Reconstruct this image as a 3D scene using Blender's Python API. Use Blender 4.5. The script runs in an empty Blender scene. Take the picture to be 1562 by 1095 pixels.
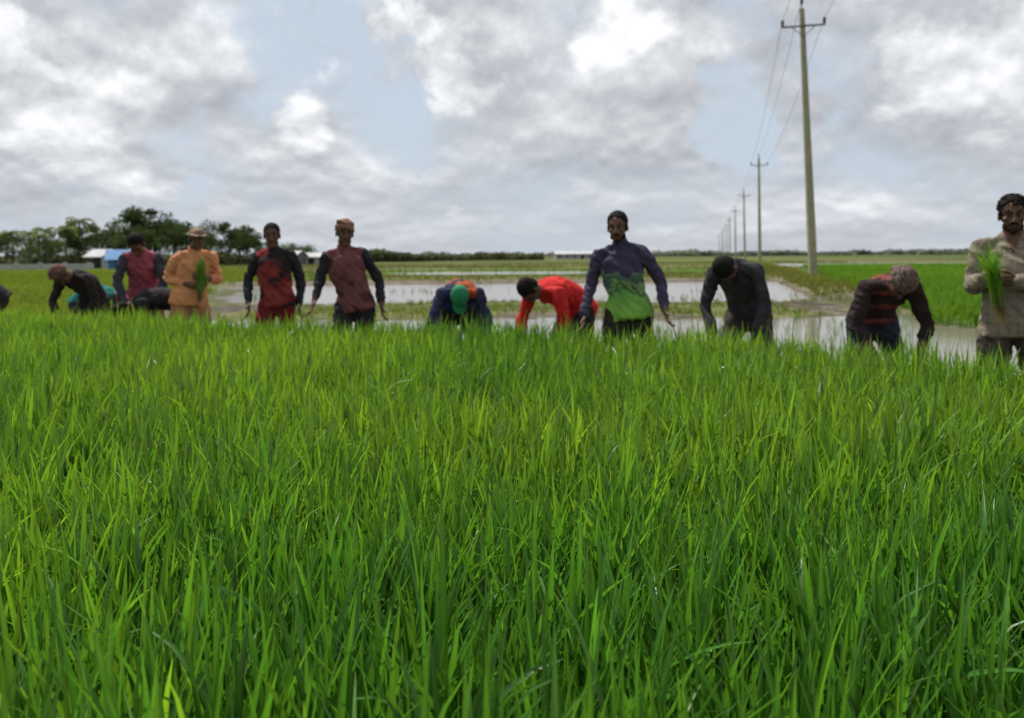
import bpy, math, random
import numpy as np
from mathutils import Vector, Matrix, noise as mnoise
from mathutils.bvhtree import BVHTree
random.seed(7); rng=np.random.default_rng(7)
scene=bpy.context.scene
H=1.32

# ------------------------------------------------------------------ helpers
def link(o): scene.collection.objects.link(o); return o
def mkmesh(name,V,F,mats=(),mi=None,smooth=True):
    me=bpy.data.meshes.new(name); me.from_pydata([tuple(v) for v in V],[],[tuple(f) for f in F])
    for m in mats: me.materials.append(m)
    if mi is not None: me.polygons.foreach_set('material_index',np.array(mi,dtype=np.int32))
    me.polygons.foreach_set('use_smooth',np.full(len(me.polygons),smooth)); me.update()
    return me
def mkobj(name,V,F,mats=(),mi=None,smooth=True,loc=(0,0,0),parent=None):
    o=link(bpy.data.objects.new(name,mkmesh(name,V,F,mats,mi,smooth))); o.location=loc
    if parent: o.parent=parent
    return o
def empty(name,loc=(0,0,0)):
    e=link(bpy.data.objects.new(name,None)); e.location=loc; e.empty_display_size=.3; return e
def quadmesh(name,V,Q,mat,col=None,smooth=True):
    V=np.asarray(V,dtype=np.float32); Q=np.asarray(Q,dtype=np.int32)
    me=bpy.data.meshes.new(name); me.vertices.add(len(V)); me.vertices.foreach_set('co',V.ravel())
    me.loops.add(Q.size); me.loops.foreach_set('vertex_index',Q.ravel())
    me.polygons.add(len(Q)); me.polygons.foreach_set('loop_start',np.arange(0,Q.size,4,dtype=np.int32))
    me.polygons.foreach_set('use_smooth',np.full(len(Q),smooth))
    if col is not None:
        a=me.color_attributes.new('Col','FLOAT_COLOR','POINT')
        c=np.ones((len(V),4),dtype=np.float32); c[:,:3]=col; a.data.foreach_set('color',c.ravel())
    me.update(); me.validate(); me.materials.append(mat)
    return link(bpy.data.objects.new(name,me))
def lattice(ix,iy,seed):
    v=np.sin(ix*127.1+iy*311.7+seed*74.7)*43758.5453
    return v-np.floor(v)
def vn(x,y,seed=0):
    ix=np.floor(x); iy=np.floor(y); fx=x-ix; fy=y-iy
    fx=fx*fx*(3-2*fx); fy=fy*fy*(3-2*fy)
    a=lattice(ix,iy,seed); b=lattice(ix+1,iy,seed); c=lattice(ix,iy+1,seed); d=lattice(ix+1,iy+1,seed)
    return (a*(1-fx)+b*fx)*(1-fy)+(c*(1-fx)+d*fx)*fy
def fbm(x,y,seed=0,o=4):
    s=0;a=1;t=0
    for i in range(o):
        s=s+a*vn(x*2**i,y*2**i,seed+i*3.1); t+=a; a*=.5
    return s/t
def sstep(a,b,x):
    t=np.clip((x-a)/(b-a),0,1); return t*t*(3-2*t)

# ------------------------------------------------------------------ materials
def newmat(name):
    m=bpy.data.materials.new(name); m.use_nodes=True; nt=m.node_tree
    return m,nt,nt.nodes['Principled BSDF']
def simple(name,col,rough=.8,spec=.3,var=.25,scale=12,bump=0.0,metal=0):
    m,nt,b=newmat(name); N=nt.nodes; L=nt.links
    tc=N.new('ShaderNodeTexCoord'); n=N.new('ShaderNodeTexNoise'); n.inputs['Scale'].default_value=scale; n.inputs['Detail'].default_value=5
    L.new(tc.outputs['Object'],n.inputs['Vector'])
    r=N.new('ShaderNodeValToRGB'); c=np.array(col)
    r.color_ramp.elements[0].position=.3; r.color_ramp.elements[0].color=(*np.clip(c*(1-var),0,1),1)
    r.color_ramp.elements[1].position=.7; r.color_ramp.elements[1].color=(*np.clip(c*(1+var),0,1),1)
    L.new(n.outputs['Fac'],r.inputs[0]); L.new(r.outputs[0],b.inputs['Base Color'])
    b.inputs['Roughness'].default_value=rough; b.inputs['Specular IOR Level'].default_value=spec; b.inputs['Metallic'].default_value=metal
    if bump:
        bp=N.new('ShaderNodeBump'); bp.inputs['Strength'].default_value=bump; bp.inputs['Distance'].default_value=.01
        L.new(n.outputs['Fac'],bp.inputs['Height']); L.new(bp.outputs[0],b.inputs['Normal'])
    return m
def leafmat(name,trans=.4,rough=.45,spec=.4):
    m,nt,b=newmat(name); N=nt.nodes; L=nt.links
    a=N.new('ShaderNodeAttribute'); a.attribute_name='Col'
    L.new(a.outputs['Color'],b.inputs['Base Color']); b.inputs['Roughness'].default_value=rough; b.inputs['Specular IOR Level'].default_value=spec
    t=N.new('ShaderNodeBsdfTranslucent'); g=N.new('ShaderNodeMix'); g.data_type='RGBA'; g.blend_type='MULTIPLY'; g.inputs['Factor'].default_value=1
    L.new(a.outputs['Color'],g.inputs['A']); g.inputs['B'].default_value=(1.6,1.4,.6,1); L.new(g.outputs['Result'],t.inputs['Color'])
    mx=N.new('ShaderNodeMixShader'); mx.inputs[0].default_value=trans
    L.new(b.outputs[0],mx.inputs[1]); L.new(t.outputs[0],mx.inputs[2]); L.new(mx.outputs[0],N['Material Output'].inputs['Surface'])
    return m
def clothmat(name,stops,mode='noise',scale=14,detail=4,mud=0.35,rough=.85,off=(0,0,0)):
    m,nt,b=newmat(name); N=nt.nodes; L=nt.links
    tc=N.new('ShaderNodeTexCoord'); n=N.new('ShaderNodeTexNoise'); n.inputs['Scale'].default_value=scale; n.inputs['Detail'].default_value=detail
    mp=N.new('ShaderNodeMapping'); mp.inputs['Location'].default_value=off
    L.new(tc.outputs['Object'],mp.inputs[0]); L.new(mp.outputs[0],n.inputs['Vector'])
    r=N.new('ShaderNodeValToRGB'); cr=r.color_ramp
    cr.elements[0].position=stops[0][0]; cr.elements[0].color=(*stops[0][1],1)
    cr.elements[1].position=stops[-1][0]; cr.elements[1].color=(*stops[-1][1],1)
    for p,c in stops[1:-1]:
        e=cr.elements.new(p); e.color=(*c,1)
    if mode=='noise': L.new(n.outputs['Fac'],r.inputs[0])
    else:
        s=N.new('ShaderNodeSeparateXYZ'); L.new(tc.outputs['Object'],s.inputs[0])
        ma=N.new('ShaderNodeMath'); ma.operation='MULTIPLY_ADD'
        L.new(n.outputs['Fac'],ma.inputs[0])
        if mode=='zgrad':
            ma.inputs[1].default_value=.5
            mr=N.new('ShaderNodeMapRange'); mr.inputs['From Min'].default_value=.85; mr.inputs['From Max'].default_value=1.4
            mr.inputs['To Min'].default_value=-.22; mr.inputs['To Max'].default_value=.75
            L.new(s.outputs['Z'],mr.inputs['Value']); L.new(mr.outputs[0],ma.inputs[2]); L.new(ma.outputs[0],r.inputs[0])
        elif mode=='check':
            def wv(ax):
                f=N.new('ShaderNodeMath'); f.operation='MULTIPLY'; f.inputs[1].default_value=120; L.new(s.outputs[ax],f.inputs[0])
                g=N.new('ShaderNodeMath'); g.operation='SINE'; L.new(f.outputs[0],g.inputs[0])
                h=N.new('ShaderNodeMath'); h.operation='GREATER_THAN'; h.inputs[1].default_value=.6; L.new(g.outputs[0],h.inputs[0]); return h.outputs[0]
            a_=N.new('ShaderNodeMath'); a_.operation='ADD'; L.new(wv('X'),a_.inputs[0]); L.new(wv('Z'),a_.inputs[1])
            ma.inputs[1].default_value=1.0; sc=N.new('ShaderNodeMath'); sc.operation='MULTIPLY'; sc.inputs[1].default_value=-.08; L.new(a_.outputs[0],sc.inputs[0])
            L.new(sc.outputs[0],ma.inputs[2]); L.new(ma.outputs[0],r.inputs[0])
        else:
            ma.inputs[1].default_value=.06; L.new(s.outputs['Z'],ma.inputs[2])
            f=N.new('ShaderNodeMath'); f.operation='MULTIPLY'; f.inputs[1].default_value=9; L.new(ma.outputs[0],f.inputs[0])
            g=N.new('ShaderNodeMath'); g.operation='FRACT'; L.new(f.outputs[0],g.inputs[0]); L.new(g.outputs[0],r.inputs[0])
            cr.interpolation='CONSTANT'
    n2=N.new('ShaderNodeTexNoise'); n2.inputs['Scale'].default_value=5; n2.inputs['Detail'].default_value=6; L.new(mp.outputs[0],n2.inputs['Vector'])
    r2=N.new('ShaderNodeValToRGB'); r2.color_ramp.elements[0].position=.45; r2.color_ramp.elements[1].position=.75
    r2.color_ramp.elements[0].color=(0,0,0,1); r2.color_ramp.elements[1].color=(mud,mud,mud,1); L.new(n2.outputs['Fac'],r2.inputs[0])
    mx=N.new('ShaderNodeMix'); mx.data_type='RGBA'; L.new(r2.outputs[0],mx.inputs['Factor']); L.new(r.outputs[0],mx.inputs['A']); mx.inputs['B'].default_value=(.06,.047,.036,1)
    L.new(mx.outputs['Result'],b.inputs['Base Color']); b.inputs['Roughness'].default_value=rough; b.inputs['Specular IOR Level'].default_value=.15
    n3=N.new('ShaderNodeTexNoise'); n3.inputs['Scale'].default_value=22; n3.inputs['Detail'].default_value=5; n3.inputs['Distortion'].default_value=1.2; L.new(mp.outputs[0],n3.inputs['Vector'])
    bp=N.new('ShaderNodeBump'); bp.inputs['Strength'].default_value=.55; bp.inputs['Distance'].default_value=.02; L.new(n3.outputs['Fac'],bp.inputs['Height']); L.new(bp.outputs[0],b.inputs['Normal'])
    return m

M_rice=leafmat('rice_leaf',.45,.38,.5)
M_grass=leafmat('field_grass',.35,.7,.1)
M_foliage=leafmat('tree_foliage',.25,.7,.1)
M_bark=simple('bark',(.09,.07,.05),scale=6)
M_skin=simple('skin',(.115,.056,.034),rough=.55,spec=.25,var=.15,scale=20,bump=.2)
M_skin2=simple('skin_brown',(.150,.078,.048),rough=.55,spec=.25,var=.15,scale=20,bump=.2)
M_hair=simple('hair',(.008,.007,.006),rough=.8,spec=.15,bump=.6,scale=90)
M_eye=simple('eye_white',(.22,.19,.17),rough=.3,var=.05)
M_iris=simple('iris',(.01,.007,.005),rough=.2)
M_lips=simple('lips',(.10,.042,.035),rough=.6,spec=.2)
M_beard=simple('beard',(.022,.014,.010),rough=.9,spec=.1,scale=120,var=.6)

# ------------------------------------------------------------------ rice blades
def blades(base,az,L,W,t0,bend,nseg,fold,col,twist=None,tipyellow=0.25):
    n=len(base); d=np.stack([np.cos(az),np.sin(az),np.zeros(n)],1); s=np.stack([-np.sin(az),np.cos(az),np.zeros(n)],1)
    up=np.array([0,0,1.]); p=base.copy(); across=3 if fold else 2
    V=np.zeros((n,nseg+1,across,3),np.float32); C=np.zeros((n,nseg+1,across,3),np.float32)
    if twist is None: twist=rng.normal(0,.5,n)
    for i in range(nseg+1):
        t=i/nseg; th=t0+bend*t**1.6
        nrm=-d*np.cos(th)[:,None]+up*np.sin(th)[:,None]
        tw=twist*t+twist*.4
        sd=s*np.cos(tw)[:,None]+nrm*np.sin(tw)[:,None]
        nn=np.cross(sd,d*np.sin(th)[:,None]+up*np.cos(th)[:,None])
        w=W*(.4+.6*min(1,t/.3))*(1-t**2.4)**.95*.5 if i<nseg else W*.02
        w=np.broadcast_to(w,(n,))[:,None]
        V[:,i,0]=p-sd*w; V[:,i,-1]=p+sd*w
        if fold: V[:,i,1]=p+nn*w*.5
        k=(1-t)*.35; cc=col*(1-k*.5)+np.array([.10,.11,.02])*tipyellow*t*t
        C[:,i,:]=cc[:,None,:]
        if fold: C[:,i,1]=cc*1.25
        step=(L/nseg)[:,None]; th2=t0+bend*((i+.5)/nseg)**1.6
        p=p+step*(d*np.sin(th2)[:,None]+up*np.cos(th2)[:,None])
    idx=np.arange(n*(nseg+1)*across).reshape(n,nseg+1,across); Q=[]
    for a in range(across-1):
        Q.append(np.stack([idx[:,:-1,a],idx[:,:-1,a+1],idx[:,1:,a+1],idx[:,1:,a]],-1).reshape(-1,4))
    return V.reshape(-1,3),np.concatenate(Q),C.reshape(-1,3)
class Acc:
    def __init__(s): s.V=[];s.Q=[];s.C=[];s.n=0
    def add(s,V,Q,C): s.V.append(V);s.Q.append(Q+s.n);s.C.append(C);s.n+=len(V)
    def build(s,name,mat,smooth=True): return quadmesh(name,np.concatenate(s.V),np.concatenate(s.Q),mat,np.concatenate(s.C),smooth)

BX=np.array([-60,-30,-12,-5.9,-3.7,-2.3,-1.45,-.47,.27,.83,1.66,2.3,2.55,2.75,3.2,8,60])
BY=np.array([30,18,11.6,9.25,8.35,7.7,7.05,6.95,6.65,6.02,5.85,5.35,4.85,4.55,4.4,3.9,3.2])
def bnd(x): return np.interp(x,BX,BY)+.06*np.sin(x*5.3)+.05*np.sin(x*11.1+1)
BEDZ=.22
acc=Acc()
def rice_zone(y0,y1,plants,leaves,nseg,fold,wmul):
    area_w=lambda y:.66*y+1.1
    W1=area_w(y1); n=int(2*W1*(y1-y0)*plants)
    x=rng.uniform(-W1,W1,n); y=rng.uniform(y0,y1,n)
    k=(np.abs(x)<area_w(y))&(y<bnd(x)); x=x[k];y=y[k]
    k=rng.random(len(x))<(.45+.9*fbm(x*5,y*5,3,2)); x=x[k];y=y[k]; n=len(x)
    hgt=.44+.11*fbm(x*1.4,y*1.4,5,3)+.13*(vn(x*7,y*7,9)-.5)+rng.normal(0,.025,n)
    tone=fbm(x*.7,y*.7,11,3)+.045*(y-3.6)-.02*x*(x<0)*0.5
    sl_az=rng.uniform(0,2*np.pi,n); sl=np.abs(rng.normal(0,.10,n))
    st=np.stack([x,y,np.full(n,BEDZ-.02)],1)
    cs=np.array([.07,.15,.03])*rng.uniform(.6,1.1,n)[:,None]
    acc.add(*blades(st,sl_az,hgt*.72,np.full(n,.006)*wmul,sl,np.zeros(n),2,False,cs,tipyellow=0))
    for j in range(leaves):
        f=j/(leaves-1)
        h0=hgt*(.62-.30*f+rng.uniform(-.07,.07,n))
        base=np.stack([x+np.cos(sl_az)*np.sin(sl)*h0,y+np.sin(sl_az)*np.sin(sl)*h0,BEDZ+h0*np.cos(sl)-.02],1)
        az=rng.uniform(0,2*np.pi,n)
        t0=np.abs(rng.normal(.12+.32*f,.18,n)); bend=np.abs(rng.normal(.14+.30*f,.22,n))
        odd=rng.random(n)<.05; bend=np.where(odd,bend+.9,bend)
        L=((hgt*1.10-h0)*(1-f)+.25*f)*rng.uniform(.8,1.25,n)
        W=rng.uniform(.0095,.0185,n)*wmul
        m=np.clip(tone*1.7-.40+rng.normal(0,.26,n),0,1)[:,None]
        c=np.array([.050,.175,.022])*(1-m)+np.array([.158,.315,.028])*m
        c=c*rng.uniform(.6,1.35,n)[:,None]
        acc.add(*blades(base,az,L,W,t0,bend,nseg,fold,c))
rice_zone(-.6,2.4,820,4,5,True,1.0)
rice_zone(2.4,4.6,700,4,4,False,1.0)
rice_zone(4.6,12.,500,4,3,False,1.1)
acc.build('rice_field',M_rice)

# ------------------------------------------------------------------ ground
def axis(a,b,step,far_lo,far_hi,g=1.16):
    c=list(np.arange(a,b+1e-6,step)); s=step;v=b
    while v<far_hi: s*=g; v+=s; c.append(v)
    s=step;v=a
    while v>far_lo: s*=g; v-=s; c.insert(0,v)
    return np.array(c)
gx=axis(-16,22,.14,-4000,4000,1.12); gy=axis(-2,30,.12,-200,5000,1.05)
X,Y=np.meshgrid(gx,gy)
bed=sstep(.18,-.12,Y-bnd(X))
n1=fbm(X*.55,Y*.35,21,4); n2=fbm(X*3.1,Y*3.1,22,3); n3=fbm(X*.12,Y*.06,23,4); n4=fbm(X*.02,Y*.012,29,4)
rightbed=sstep(0,.8,X-(7.5+.32*(Y-14.6)))*sstep(13.6,14.4,Y)*sstep(75,66,Y)
leftland=sstep(0,3,-.29*Y-X-1.0+2*(n3-.5)*3)*sstep(11.5,14,Y)
pz=-.035+.07*(n1-.5)+.05*(n2-.5)
mudband=sstep(14.5,17,Y+3*(n3-.5))*sstep(25,21,Y)
pz=pz+mudband*.055
pz=pz+.17*np.exp(-((Y-39-.06*X+.8*(n3-.5))/1.1)**2)*(X<14)
far=sstep(39.5,44,Y)
farz=.07+.10*(n4-.5)+.03*(n2-.5)
streak=np.exp(-((Y-88)/13)**2)*sstep(24,32,X)*sstep(95,75,X)+.8*np.exp(-((Y-60)/5)**2)*sstep(-14,-4,X)*sstep(9,3,X)
farz=farz-.22*streak
bund=np.exp(-((X-(12.7+.26*(Y-34)))/.75)**2)*sstep(22,27,Y)
Z=pz*(1-far)+farz*far
Z=np.maximum(Z,(.12+.05*n2)*leftland+Z*(1-leftland))
Z=Z*(1-rightbed)+.1*rightbed
Z=Z+(.34-Z)*bund*.95
Z=Z*(1-bed)+(BEDZ+.03*(n2-.5))*bed
mud=np.array([.17,.148,.118]); wet=np.array([.09,.077,.06]); olive=np.array([.115,.135,.042]); green=np.array([.075,.15,.025]); tan=np.array([.20,.17,.11])
def lerp(a,b,t): return a*(1-t[...,None])+b*t[...,None]
BC=lambda c: np.broadcast_to(c,X.shape+(3,))
C=lerp(BC(wet),mud,sstep(-.01,.05,Z))
C=lerp(C,olive,mudband*sstep(.45,.6,n1)*.85)
strip=fbm(X*.012,Y*.07,41,4)
fc=lerp(BC(olive),green,sstep(.42,.6,strip)); fc=lerp(fc,tan,sstep(.5,.62,fbm(X*.03,Y*.13,47,4))*.8); fc=lerp(fc,BC(np.array([.07,.085,.03])),sstep(.48,.58,fbm(X*.02,Y*.2,53,4))*.8)
C=lerp(C,fc,far); C=lerp(C,green*1.1,rightbed); C=lerp(C,lerp(BC(olive*1.1),green*1.3,n3),leftland)
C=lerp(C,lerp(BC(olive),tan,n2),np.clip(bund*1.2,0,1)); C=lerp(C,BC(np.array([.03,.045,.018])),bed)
ny,nx=X.shape; idx=np.arange(nx*ny).reshape(ny,nx)
Q=np.stack([idx[:-1,:-1],idx[:-1,1:],idx[1:,1:],idx[1:,:-1]],-1).reshape(-1,4)
mg,nt,b=newmat('paddy_soil'); N=nt.nodes;Lk=nt.links
a=N.new('ShaderNodeAttribute'); a.attribute_name='Col'; tc=N.new('ShaderNodeTexCoord'); nz=N.new('ShaderNodeTexNoise'); nz.inputs['Scale'].default_value=1.6; nz.inputs['Detail'].default_value=9
Lk.new(tc.outputs['Object'],nz.inputs['Vector']); rr=N.new('ShaderNodeValToRGB'); rr.color_ramp.elements[0].position=.3; rr.color_ramp.elements[1].position=.7
rr.color_ramp.elements[0].color=(.5,.5,.5,1); rr.color_ramp.elements[1].color=(1.4,1.4,1.4,1); Lk.new(nz.outputs['Fac'],rr.inputs[0])
mx=N.new('ShaderNodeMix'); mx.data_type='RGBA'; mx.blend_type='MULTIPLY'; mx.inputs['Factor'].default_value=1; Lk.new(a.outputs['Color'],mx.inputs['A']); Lk.new(rr.outputs[0],mx.inputs['B'])
# broad patches so the far fields are not one flat tone
nf=N.new('ShaderNodeTexNoise'); nf.inputs['Scale'].default_value=.035; nf.inputs['Detail'].default_value=8; mpf=N.new('ShaderNodeMapping'); mpf.inputs['Scale'].default_value=(.5,3,1); Lk.new(tc.outputs['Object'],mpf.inputs[0]); Lk.new(mpf.outputs[0],nf.inputs['Vector'])
rf_=N.new('ShaderNodeValToRGB'); rf_.color_ramp.elements[0].position=.35; rf_.color_ramp.elements[1].position=.65; rf_.color_ramp.elements[0].color=(.6,.62,.6,1); rf_.color_ramp.elements[1].color=(1.2,1.15,1.1,1); Lk.new(nf.outputs['Fac'],rf_.inputs[0])
mx2=N.new('ShaderNodeMix'); mx2.data_type='RGBA'; mx2.blend_type='MULTIPLY'; mx2.inputs['Factor'].default_value=1; Lk.new(mx.outputs['Result'],mx2.inputs['A']); Lk.new(rf_.outputs[0],mx2.inputs['B'])
Lk.new(mx2.outputs['Result'],b.inputs['Base Color']); b.inputs['Roughness'].default_value=.9; b.inputs['Specular IOR Level'].default_value=.03
bp=N.new('ShaderNodeBump'); bp.inputs['Distance'].default_value=.05; bp.inputs['Strength'].default_value=.6; Lk.new(nz.outputs['Fac'],bp.inputs['Height']); Lk.new(bp.outputs[0],b.inputs['Normal'])
quadmesh('ground',np.stack([X,Y,Z],-1).reshape(-1,3),Q,mg,C.reshape(-1,3))
def gz(x,y):
    i=np.clip(np.searchsorted(gx,x),0,nx-1); j=np.clip(np.searchsorted(gy,y),0,ny-1); return Z[j,i]

mw,nt,b=newmat('paddy_water_surface'); N=nt.nodes;Lk=nt.links
b.inputs['Base Color'].default_value=(.19,.165,.135,1); b.inputs['Roughness'].default_value=.12; b.inputs['IOR'].default_value=1.33; b.inputs['Specular IOR Level'].default_value=.45
tc=N.new('ShaderNodeTexCoord'); nz=N.new('ShaderNodeTexNoise'); nz.inputs['Scale'].default_value=5; nz.inputs['Detail'].default_value=4; Lk.new(tc.outputs['Object'],nz.inputs['Vector'])
bp=N.new('ShaderNodeBump'); bp.inputs['Distance'].default_value=.01; bp.inputs['Strength'].default_value=.4; Lk.new(nz.outputs['Fac'],bp.inputs['Height']); Lk.new(bp.outputs[0],b.inputs['Normal'])
mkobj('paddy_water',[(-300,2,0),(300,2,0),(300,400,0),(-300,400,0)],[(0,1,2,3)],[mw])

def scatter(name,n,xf,L0,W0,c0,c1,keep,mat=M_grass):
    x,y=xf(n); k=keep(x,y); x=x[k];y=y[k];n=len(x); z=gz(x,y)
    ac=Acc()
    for j in range(3):
        base=np.stack([x+rng.normal(0,.03,n),y+rng.normal(0,.03,n),z-.02],1)
        sc=1+y/45
        m=np.clip(fbm(x*.2,y*.2,j+60,3)*1.6-.3+rng.normal(0,.2,n),0,1)[:,None]
        c=np.array(c0)*(1-m)+np.array(c1)*m
        ac.add(*blades(base,rng.uniform(0,6.28,n),L0*rng.uniform(.6,1.2,n),W0*sc*rng.uniform(.7,1.3,n),np.abs(rng.normal(.15,.1,n)),np.abs(rng.normal(.4,.3,n)),3,False,c))
    ac.build(name,mat)
def wedge(y0,y1,k0,k1,o0=0,o1=0):
    def f(n):
        u=rng.random(n); y=y0+(y1-y0)*u; return (k0*y+o0)+((k1-k0)*y+(o1-o0))*rng.random(n),y
    return f
scatter('rice_seedbed',38000,wedge(13.8,70,.28,.95,2.5,5),.38,.022,(.07,.19,.02),(.15,.29,.03),lambda x,y:x>7.7+.32*(y-14.6))
scatter('grass_meadow',30000,wedge(10.5,75,-.30,-.85,0,-3),.2,.020,(.12,.20,.03),(.19,.25,.045),lambda x,y:gz(x,y)>.05)
scatter('bund_grass',5000,wedge(24,90,.26,.26,3.0,4.7),.20,.02,(.11,.15,.03),(.20,.21,.07),lambda x,y:rng.random(len(x))<.7)
scatter('sparse_weeds',11000,wedge(12,45,-.33,.42),.15,.016,(.10,.17,.03),(.18,.22,.05),lambda x,y:(gz(x,y)>.014)&(fbm(x*.6,y*.5,77,3)>.48))
scatter('stubble_field',16000,wedge(42,120,-.45,.42),.22,.02,(.10,.13,.035),(.20,.19,.08),lambda x,y:(gz(x,y)>.03)&(fbm(x*.1,y*.2,97,3)>.5))
def rows(n):
    y=np.floor(rng.uniform(20,70,n))*.45+rng.normal(0,.04,n); return rng.uniform(-.33,.5,n)*y,y
scatter('transplanted_seedlings',1300,rows,.22,.012,(.07,.17,.02),(.13,.24,.03),lambda x,y:(y>bnd(x)+2)&(fbm(x*.3,y*.3,88,2)>.45)&(gz(x,y)<.05))

# ------------------------------------------------------------------ tubes
def catmull(P,k):
    P=np.asarray(P,float)
    if len(P)<3 or k<=1:
        out=[]
        for i in range(len(P)-1):
            for j in range(k): out.append(P[i]+(P[i+1]-P[i])*j/k)
        out.append(P[-1]); return np.array(out)
    out=[]; Q=np.vstack([2*P[0]-P[1],P,2*P[-1]-P[-2]])
    for i in range(1,len(Q)-2):
        for j in range(k):
            t=j/k; out.append(.5*((2*Q[i])+(-Q[i-1]+Q[i+1])*t+(2*Q[i-1]-5*Q[i]+4*Q[i+1]-Q[i+2])*t*t+(-Q[i-1]+3*Q[i]-3*Q[i+1]+Q[i+2])*t**3))
    out.append(P[-1]); return np.array(out)
def tube(P,ra,rb=None,side=(1,0,0),ns=14,k=4,cap=True,cap0=True):
    if rb is None: rb=ra
    P=np.asarray(P,float)
    A=catmull(np.column_stack([P,np.broadcast_to(ra,(len(P),)),np.broadcast_to(rb,(len(P),))]),k)
    pts=A[:,:3]; ra=np.maximum(A[:,3],.0005); rb=np.maximum(A[:,4],.0005)
    T=np.gradient(pts,axis=0); T/=np.linalg.norm(T,axis=1)[:,None]+1e-9
    rings=[]; side=np.asarray(side,float)
    def fr(t):
        s=side-t*np.dot(side,t)
        if np.linalg.norm(s)<.15: s=np.array([.1,1,.05])-t*np.dot([.1,1,.05],t)
        s/=np.linalg.norm(s); return s,np.cross(t,s)
    seq=[]
    if cap and cap0:
        r=min(ra[0],rb[0])
        for a in (75,45,20): seq.append((pts[0]-T[0]*r*math.sin(math.radians(a)),T[0],ra[0]*math.cos(math.radians(a)),rb[0]*math.cos(math.radians(a))))
    for i in range(len(pts)): seq.append((pts[i],T[i],ra[i],rb[i]))
    if cap:
        r=min(ra[-1],rb[-1])
        for a in (20,45,75): seq.append((pts[-1]+T[-1]*r*math.sin(math.radians(a)),T[-1],ra[-1]*math.cos(math.radians(a)),rb[-1]*math.cos(math.radians(a))))
    ang=np.linspace(0,2*np.pi,ns,endpoint=False)
    for p,t,a_,b_ in seq:
        s,f=fr(t); rings.append(p+np.outer(np.cos(ang)*a_,s)+np.outer(np.sin(ang)*b_,f))
    V=np.concatenate(rings); F=[]; m=len(rings)
    for i in range(m-1):
        for j in range(ns):
            F.append((i*ns+j,i*ns+(j+1)%ns,(i+1)*ns+(j+1)%ns,(i+1)*ns+j))
    F.append(tuple(range(ns-1,-1,-1))); F.append(tuple((m-1)*ns+j for j in range(ns)))
    return V,F
def ellipsoid(c,r,frame=None,n=14):
    c=np.asarray(c,float); V=[];F=[]
    fr=np.eye(3) if frame is None else frame
    for i in range(1,n):
        th=math.pi*i/n
        for j in range(2*n):
            ph=math.pi*j/n
            V.append(c+fr.T@(np.array([r[0]*math.sin(th)*math.cos(ph),r[1]*math.sin(th)*math.sin(ph),r[2]*math.cos(th)])))
    m=2*n
    for i in range(n-2):
        for j in range(m): F.append((i*m+j,(i+1)*m+j,(i+1)*m+(j+1)%m,i*m+(j+1)%m))
    t=len(V); V.append(c+fr.T@np.array([0,0,r[2]])); V.append(c-fr.T@np.array([0,0,r[2]]))
    for j in range(m): F.append((t,j,(j+1)%m)); F.append((t+1,(n-2)*m+(j+1)%m,(n-2)*m+j))
    return np.array(V),F
class Soup:
    def __init__(s): s.V=[];s.F=[];s.T=[];s.n=0;s.parts=[]
    def add(s,VF,tag):
        V,F=VF; s.parts.append((V,F,tag)); s.V.append(V); s.F+= [tuple(i+s.n for i in f) for f in F]; s.T+=[tag]*len(V); s.n+=len(V)
    def remesh(s,vox,smooth=3,fac=.5,bias={}):
        me=bpy.data.meshes.new('tmp'); V=np.concatenate(s.V); me.from_pydata(V.tolist(),[],s.F)
        o=link(bpy.data.objects.new('tmp',me)); m=o.modifiers.new('r','REMESH'); m.mode='VOXEL'; m.voxel_size=vox
        if smooth:
            q=o.modifiers.new('s','SMOOTH'); q.iterations=smooth; q.factor=fac
        dg=bpy.context.evaluated_depsgraph_get(); dg.update(); ev=o.evaluated_get(dg); em=ev.to_mesh()
        n=len(em.vertices); co=np.empty(n*3,np.float32); em.vertices.foreach_get('co',co); no=np.empty(n*3,np.float32); em.vertices.foreach_get('normal',no)
        faces=[tuple(p.vertices) for p in em.polygons]
        ev.to_mesh_clear(); bpy.data.objects.remove(o); bpy.data.meshes.remove(me)
        co=co.reshape(-1,3).astype(float); no=no.reshape(-1,3)
        tags=sorted(set(s.T))
        if len(tags)==1: return co,faces,no,[tags[0]]*n,[tags[0]]*len(faces)
        bv=[]
        for t in tags:
            VV=[];FF=[];k=0
            for (V_,F_,tg) in s.parts:
                if tg==t: VV.append(V_); FF+=[tuple(i+k for i in f) for f in F_]; k+=len(V_)
            bv.append((t,BVHTree.FromPolygons(np.concatenate(VV).tolist(),FF)))
        vt=[]
        for c in co:
            best=None;bd=1e9
            for t,bb in bv:
                r=bb.find_nearest(Vector(c))
                d=r[3]-bias.get(t,0)
                if d<bd: bd=d;best=t
            vt.append(best)
        return co,faces,no,vt,[max(set(q:=[vt[i] for i in f]),key=q.count) for f in faces]

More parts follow.
